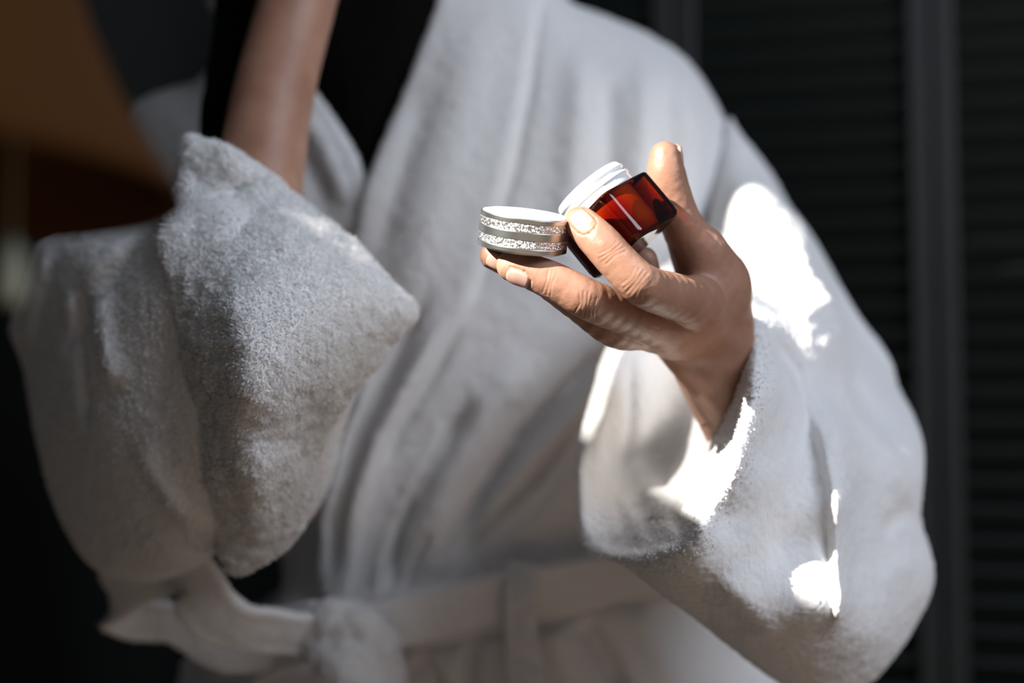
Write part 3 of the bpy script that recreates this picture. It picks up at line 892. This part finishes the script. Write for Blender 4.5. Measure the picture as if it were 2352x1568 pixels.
# ---- belt: a band round the waist, knot, bow loop and hanging end
def ribbon(name, path, wid, th, across, parent, n=8, wob=0.0):
    """path rows px, py, depth; across: width directions at the path points"""
    c = smooth_poly([P(*p) for p in path], n, closed=False)
    ac = smooth_poly(across, n, closed=False)
    wd = np.interp(np.linspace(0, 1, len(c)), np.linspace(0, 1, len(wid)), wid)
    prof = []
    m = 28
    for i in range(m):
        a = 2 * math.pi * i / m
        prof.append((np.sign(math.cos(a)) * abs(math.cos(a)) ** .35, np.sign(math.sin(a)) * abs(math.sin(a)) ** .6))
    prof = np.array(prof)
    tg = np.gradient(c, axis=0); tg /= np.linalg.norm(tg, axis=1, keepdims=True)
    ac = ac - tg * (ac * tg).sum(1, keepdims=True); ac /= np.linalg.norm(ac, axis=1, keepdims=True)
    nn = np.cross(tg, ac)
    v = c[:, None] + ac[:, None] * (prof[None, :, :1] * wd[:, None, None] / 2) + nn[:, None] * (prof[None, :, 1:] * th / 2)
    # stitched lines along the band
    gl = sum(np.exp(-((prof[:, 0] - o) / .10) ** 2) for o in (-.55, .55))
    v = v - nn[:, None] * (np.sign(prof[None, :, 1:]) * (gl * 0.0012)[None, :, None])
    K = len(c); v = v.reshape(-1, 3); fs = []
    for i in range(K - 1):
        for j in range(m):
            fs.append((i * m + j, i * m + (j + 1) % m, (i + 1) * m + (j + 1) % m, (i + 1) * m + j))
    e0 = len(v); v = np.concatenate([v, c[:1], c[-1:]])
    tri = []
    for j in range(0, m, 2):
        fs.append((e0, (j + 2) % m, j + 1, j)); fs.append((e0 + 1, (K - 1) * m + j, (K - 1) * m + j + 1, (K - 1) * m + (j + 2) % m))
    f = np.array(fs)
    v = v + np.stack([vnoise(v + s, 60.0) for s in (0, 5, 9)], -1) * 0.0014
    me = mesh_np(name, W(v), f)
    o = link(name, me, M['terry'], parent)
    md = o.modifiers.new('smooth', 'SUBSURF'); md.levels = md.render_levels = 1
    PILE.append((v, f, 5000))
    return o
UP = (0, -.12, 1)
belt = ribbon('belt', [(1760, 1270, .98), (1640, 1290, .92), (1470, 1318, .876), (1330, 1340, .855), (1200, 1362, .850), (1030, 1400, .846), (900, 1430, .845), (800, 1450, .838)],
              [.034, .034, .033, .033, .030], .009, [(-.05, -.12, 1)] * 8, robe, n=6)
ribbon('belt_band', [(820, 1455, .842), (740, 1440, .842), (640, 1475, .86), (520, 1540, .90), (420, 1590, .96)], [.026, .036, .046, .046], .010, [(.35, -.12, 1)] * 5, belt, n=6)
ribbon('bow_loop', [(760, 1460, .835), (640, 1450, .81), (545, 1440, .79), (480, 1400, .775), (440, 1330, .775), (360, 1310, .80), (295, 1335, .83), (262, 1385, .85), (305, 1425, .86), (400, 1430, .86), (520, 1500, .86), (740, 1470, .85)],
       [.030, .040, .044, .042, .032, .030, .026], .007, [(.3, -.2, 1), (.5, -.4, .8), (.75, -.3, .6), (.85, -.3, .45), (.6, -.6, .6), (.1, -.8, .6), (0, -.5, .8), (0, -.3, 1), (0, -.3, 1), (.2, -.3, 1), (.2, -.2, 1), (.2, -.2, 1)], belt, n=6)
ribbon('belt_end', [(1200, 1300, .848), (1196, 1350, .838), (1196, 1450, .839), (1204, 1540, .842), (1218, 1700, .842)], [.017, .019, .021, .024], .007, [(1, -.1, .05)] * 5, belt, n=6)
kv, kf = field_mesh([C4((720, 1440, .832, 12), (770, 1425, .822, 14), (830, 1440, .82, 14), (868, 1480, .824, 13)),
                     C4((740, 1470, .828, 15), (800, 1530, .818, 21), (840, 1620, .82, 24)),
                     C4((870, 1490, .826, 12), (890, 1560, .826, 13), (900, 1640, .83, 14))], 0.006, 0.0022, 1)
kv = terry(kv, kf, 0.001, 420, 0.002)
link('belt_knot', mesh_np('belt_knot', W(kv), kf), M['terry'], belt)
PILE.append((kv, kf, 6000))

# skirt of the robe down to the ankles, below the picture
ring = []
for i, (px, py, d, rx, ry) in enumerate([(1010, 1640, 1.0, .185, .115), (1010, 2200, 1.0, .20, .14), (1010, 3200, 1.0, .215, .16), (1010, 4560, 1.0, .235, .18)]):
    c = P(px, py, d)
    for k in range(72):
        a = 2 * math.pi * k / 72
        w = 1 + 0.05 * math.sin(9 * a) * i / 3 + 0.03 * math.sin(14 * a + 1) * i / 3
        ring.append(c + np.array([math.cos(a) * rx * w, math.sin(a) * ry * w, 0]))
ring = np.array(ring)
fs = [(i * 72 + k, i * 72 + (k + 1) % 72, (i + 1) * 72 + (k + 1) % 72, (i + 1) * 72 + k) for i in range(3) for k in range(72)]
sk = link('skirt', mesh_np('skirt', W(ring), np.array(fs)), M['terry'], robe)
md = sk.modifiers.new('solid', 'SOLIDIFY'); md.thickness = 0.008
md = sk.modifiers.new('smooth', 'SUBSURF'); md.levels = md.render_levels = 1

# ---- the loops of the terry pile, standing on the cloth
def pile():
    vs, fs, off = [], [], 0
    for v, f, n, *hs in PILE:
        a, b, c, d = (v[f[:, i]] for i in range(4))
        ar = np.linalg.norm(np.cross(c - a, d - b), axis=1) / 2
        pk = rng.choice(len(f), n, p=ar / ar.sum())
        s, t = rng.random(n)[:, None], rng.random(n)[:, None]
        o = (a[pk] * (1 - s) + b[pk] * s) * (1 - t) + (d[pk] * (1 - s) + c[pk] * s) * t
        nm = normals(v, f)[f[pk, 0]]
        r1 = rng.normal(size=(n, 3)); r1 -= nm * (r1 * nm).sum(1, keepdims=True); r1 /= np.linalg.norm(r1, axis=1, keepdims=True)
        sd = np.cross(nm, r1)
        H = (0.0011 * (hs[0] if hs else 1) * rng.uniform(.5, 1.25, n))[:, None]; Wd = (0.00034 * rng.uniform(.7, 1.3, n))[:, None]; ln = (0.0009 * rng.uniform(-.3, 1.4, n))[:, None]
        pts = []
        for hh, ll, ww in ((-.15, 0, 1.0), (.55, .25, 1.1), (1.0, .9, .9), (.75, 1.7, .6)):
            q = o + nm * H * hh + r1 * ln * ll
            pts += [q - sd * Wd * ww, q + sd * Wd * ww]
        vv = np.stack(pts, 1).reshape(-1, 3)
        k = np.arange(n)[:, None] * 8 + off
        ff = np.concatenate([k + np.array([2 * i, 2 * i + 1, 2 * i + 3, 2 * i + 2]) for i in range(3)])
        vs.append(vv); fs.append(ff); off += len(vv)
    return np.concatenate(vs), np.concatenate(fs)
pv, pf = pile()
m, nt, b = new_mat('terry_loops')
b.inputs['Base Color'].default_value = (0.95, 0.945, 0.94, 1); b.inputs['Roughness'].default_value = 1.0
b.inputs['Specular IOR Level'].default_value = 0.05
tl = N(nt, 'ShaderNodeBsdfTranslucent'); tl.inputs['Color'].default_value = (0.95, 0.945, 0.94, 1)
mx = N(nt, 'ShaderNodeMixShader'); mx.inputs[0].default_value = 0.4
nt.links.new(b.outputs[0], mx.inputs[1]); nt.links.new(tl.outputs[0], mx.inputs[2])
nt.links.new(mx.outputs[0], nt.nodes['Material Output'].inputs[0])
tag(link('terry_pile', mesh_np('terry_pile', W(pv), pf), m, robe), kind='stuff')

# ================================================================== jar
def glass_material():
    """amber glass: a mirror-like surface over tinted see-through"""
    m = bpy.data.materials.new('amber_glass'); m.use_nodes = True
    nt = m.node_tree; nt.nodes.clear()
    out = N(nt, 'ShaderNodeOutputMaterial')
    tr = N(nt, 'ShaderNodeBsdfTransparent'); tr.inputs['Color'].default_value = (0.97, 0.93, 0.88, 1)
    va = N(nt, 'ShaderNodeVolumeAbsorption'); va.inputs['Color'].default_value = (0.84, 0.52, 0.06, 1); va.inputs['Density'].default_value = 680.0
    nt.links.new(va.outputs[0], out.inputs['Volume'])
    gl = N(nt, 'ShaderNodeBsdfGlossy'); gl.inputs['Roughness'].default_value = 0.03
    fr = N(nt, 'ShaderNodeFresnel'); fr.inputs['IOR'].default_value = 1.52
    mx = N(nt, 'ShaderNodeMixShader')
    nt.links.new(fr.outputs[0], mx.inputs[0]); nt.links.new(tr.outputs[0], mx.inputs[1]); nt.links.new(gl.outputs[0], mx.inputs[2])
    nt.links.new(mx.outputs[0], out.inputs[0])
    return m
M['glass'] = glass_material()
M['cream'] = plain('white_cream', (0.86, 0.83, 0.79), 0.35, 0, 200, 0.1, 0.0004, 0.02, Subsurface_Weight=0.2, Subsurface_Scale=0.003)
M['milk'] = plain('white_milk_glass', (0.84, 0.86, 0.86), 0.12, 0, 50, 0.02, 0.0003, 0.02, Coat_Weight=0.6, Coat_Roughness=0.05)

r1 = np.array([-.607, -.708, -.36]); r3 = np.array([-.62, .125, .775])
r3 /= np.linalg.norm(r3); r1 -= r3 * (r1 @ r3); r1 /= np.linalg.norm(r1); r2 = np.cross(r3, r1)
if r2[1] < 0: r2 = -r2
JC = P(1425, 519, .598)                                   # centre of the glass body
S2, JH = 0.0196, 0.0262                                   # half side, height

def jar_frame(): 
    R = np.stack([r1, r2, r3], 1)
    if np.linalg.det(R) < 0: R[:, 1] *= -1
    return R
JR = jar_frame()
jar = thing('cream_jar', tuple(W(JC - JR[:, 2] * JH / 2)), 'open square amber glass cosmetic jar with white threaded neck, gripped in the hand', 'jar')

def rounded_square(half, rad, n=8):
    out = []
    for q in range(4):
        cx, cy = [(1, 1), (-1, 1), (-1, -1), (1, -1)][q]
        for i in range(n + 1):
            a = math.pi / 2 * (q + i / n)
            out.append((cx * (half - rad) + rad * math.cos(a), cy * (half - rad) + rad * math.sin(a)))
    return np.array(out)

def stack(name, rows, mat, parent, to=lambda p: p):
    """rows: (half, corner radius, z): closed solid of rounded squares"""
    vs = []; fs = []
    for hf, rd, z in rows:
        q = rounded_square(hf, min(rd, hf * .999)); vs.append(np.c_[q, np.full(len(q), z)])
    m = len(vs[0]); v = np.concatenate(vs)
    for i in range(len(rows) - 1):
        for j in range(m): fs.append((i * m + j, i * m + (j + 1) % m, (i + 1) * m + (j + 1) % m, (i + 1) * m + j))
    n0 = len(v); v = np.concatenate([v, [[0, 0, rows[0][2]], [0, 0, rows[-1][2]]]])
    for j in range(0, m, 2):
        fs.append((n0, (j + 2) % m, j + 1, j)); fs.append((n0 + 1, (len(rows) - 1) * m + j, (len(rows) - 1) * m + j + 1, (len(rows) - 1) * m + (j + 2) % m))
    return link(name, mesh_np(name, to(v), np.array(fs)), mat, parent)
jl = lambda p: W(JC + p @ JR.T)
hb = JH / 2; rows = []
for i in range(7):
    a = math.pi / 2 * i / 6
    rows.append((S2 - .0030 * (1 - math.sin(a)), .0062, -hb + .0030 * (1 - math.cos(a))))
for z in (-.3, .0, .35): rows.append((S2, .0055, hb * 2 * z))
for i in range(6):
    a = math.pi / 2 * i / 5
    rows.append((S2 - .0016 * (1 - math.cos(a)), .0055, hb - .0016 * (1 - math.sin(a))))
rows.insert(0, (S2 * .55, .0050, -hb + .0006)); rows.append((.0178, .0170, hb + .0004))
stack('glass_body', rows, M['glass'], jar, jl)

def lathe_at(name, prof, fn, mat, parent, n=72, closed=False):
    me = lathe(name, prof, n, True, closed)
    co = np.empty(len(me.vertices) * 3, np.float32); me.vertices.foreach_get('co', co)
    me.vertices.foreach_set('co', fn(co.reshape(-1, 3).astype(float)).astype(np.float32).ravel()); me.update()
    return link(name, me, mat, parent)
R0 = .0160
lathe_at('cream', [(0.0001, -hb + .0026), (R0 - .004, -hb + .0026), (R0 - .001, -hb + .0036), (R0, -hb + .0085), (R0, hb - .001), (R0 - .0004, hb + .004), (R0 - .004, hb + .0062), (0.0001, hb + .0070)], jl, M['cream'], jar)
prof = [(.0140, hb - .0006), (.0166, hb - .0006), (.0172, hb + .0006), (.0172, hb + .0030), (.0176, hb + .0036), (.0181, hb + .0043), (.0176, hb + .0050), (.0170, hb + .0056), (.0170, hb + .0066), (.0175, hb + .0071), (.0178, hb + .0077), (.0174, hb + .0083), (.0167, hb + .0088),
        (.0166, hb + .0100), (.0161, hb + .0106), (.0153, hb + .0106), (.0147, hb + .0100), (.0146, hb + .0060)]
prof = [(r * 1.09, hb + (zz - hb) * 1.06) for r, zz in prof]
lathe_at('threaded_neck', prof, jl, M['milk'], jar, closed=True)

# ================================================================== lid
M['chrome'] = plain('polished_silver', (0.60, 0.61, 0.58), 0.33, 1.0, 60, 0.0, 0.0001, 0.03)
def glitter():
    m, nt, b = new_mat('silver_glitter')
    tc = N(nt, 'ShaderNodeTexCoord')
    vo = N(nt, 'ShaderNodeTexVoronoi', i_Scale=4200.0)
    nt.links.new(tc.outputs['Object'], vo.inputs['Vector'])
    sub = N(nt, 'ShaderNodeVectorMath', operation='MULTIPLY_ADD')
    nt.links.new(vo.outputs['Color'], sub.inputs[0])
    sub.inputs[1].default_value = (1.3, 1.3, 1.3); sub.inputs[2].default_value = (-.65, -.65, -.65)
    ge = N(nt, 'ShaderNodeNewGeometry')
    ad = N(nt, 'ShaderNodeVectorMath', operation='ADD')
    nt.links.new(ge.outputs['Normal'], ad.inputs[0]); nt.links.new(sub.outputs[0], ad.inputs[1])
    no = N(nt, 'ShaderNodeVectorMath', operation='NORMALIZE')
    nt.links.new(ad.outputs[0], no.inputs[0]); nt.links.new(no.outputs[0], b.inputs['Normal'])
    b.inputs['Base Color'].default_value = (0.82, 0.80, 0.77, 1)
    b.inputs['Metallic'].default_value = 1.0; b.inputs['Roughness'].default_value = 0.32
    return m
M['glitter'] = glitter()
M['liner'] = plain('white_lid_liner', (0.90, 0.90, 0.89), 0.3, 0, 50, 0.02, 0.0003, 0.01)
lz = np.array([.115, -.215, .97]); lz /= np.linalg.norm(lz)
lx = np.array([1, 0, 0]) - lz * lz[0]; lx /= np.linalg.norm(lx); ly = np.cross(lz, lx)
LR = np.stack([lx, ly, lz], 1)
LC = P(1203, 531, .5765)
LRAD, LH = 0.0203, 0.0158
ll = lambda p: W(LC + p @ LR.T)
lid = thing('jar_lid', tuple(W(LC - lz * LH / 2)), 'upturned round silver jar lid with two glitter bands, resting on the fingertips', 'lid')
z = -LH / 2
bands = [(.18, 'chrome'), (.215, 'glitter'), (.245, 'chrome'), (.215, 'glitter'), (.145, 'chrome')]
for i, (fr, mt) in enumerate(bands):
    z1 = z + fr * LH
    r = LRAD if mt == 'chrome' else LRAD - .00018
    b = .00022
    pr = [(r - .0011, z), (r - b, z), (r, z + b), (r, z + 1.6 * b), (r, (z + z1) / 2), (r, z1 - 1.6 * b), (r, z1 - b), (r - b, z1), (r - .0011, z1)]
    if i == 0: pr = [(.0002, z + .0004), (r - .004, z + .0002), (r - .0012, z), (r - .0004, z + .0002), (r, z + .0006), (r, z + .0009), (r, z1 - 1.6 * b), (r, z1 - b), (r - b, z1), (r - .0011, z1)]
    o = lathe_at('polished_band' if mt == 'chrome' else 'glitter_band', pr, ll, M[mt], lid, 120)
    z = z1
ri = LRAD - .0011
lathe_at('white_liner', [(ri, LH / 2), (ri + .0002, LH / 2 + .0002), (ri - .0006, LH / 2 + .0004), (ri - .0012, LH / 2), (ri - .0014, LH / 2 - .008), (ri - .0028, LH / 2 - .0098), (.0002, LH / 2 - .0100)], ll, M['liner'], lid, 96)

# ================================================================== lamp close to the photographer
LB = W(P(-470, 784, .305)); 
lamp = thing('floor_lamp', (LB[0], LB[1], 0), 'brown bell-shaped lampshade, far out of focus, close in front of the raised sleeve', 'lamp')
zt = W(P(-470, 425, .305))[2]
def lathe_obj(name, prof, mat, parent, n=64, closed=False, x=0, y=0):
    me = lathe(name, prof, n, True, closed)
    o = link(name, me, mat)
    o.parent = parent; o.location = (x, y, 0)
    return o
q = [(.0895, zt), (.0862, zt + .006), (.0800, zt + .015), (.0725, zt + .028), (.0655, zt + .044), (.0600, zt + .062), (.0560, zt + .085), (.0530, zt + .12), (.0515, zt + .15), (.051, zt + .18)]
q2 = [(r - .002, zz) for r, zz in q[::-1]]
lathe_obj('lampshade', q + q2, M['shade'], lamp, 72, True)
lathe_obj('stem', [(.001, .02), (.010, .02), (.010, .05), (.007, .06), (.007, zt + .12), (.012, zt + .125), (.012, zt + .15), (.001, zt + .15)], M['brass'], lamp, 24)
lathe_obj('base', [(.001, 0), (.11, 0), (.115, .006), (.11, .014), (.03, .022), (.001, .024)], M['brass'], lamp, 48)
pz = W(P(25, 660, .29))[2]; px_ = W(P(28, 600, .29)) - LB
pc = lathe_obj('pull_cord', [(.0002, pz + .008), (.0004, pz + .012), (.0004, zt + .06), (.0002, zt + .061)], M['pale'], lamp, 12, x=px_[0], y=px_[1])
me = lathe('pull_handle', [(.0004, pz - .004), (.0024, pz - .0035), (.0030, pz), (.0026, pz + .008), (.0012, pz + .0105), (.0004, pz + .011)], 20)
ph = link('pull_handle', me, M['pale']); ph.parent = pc
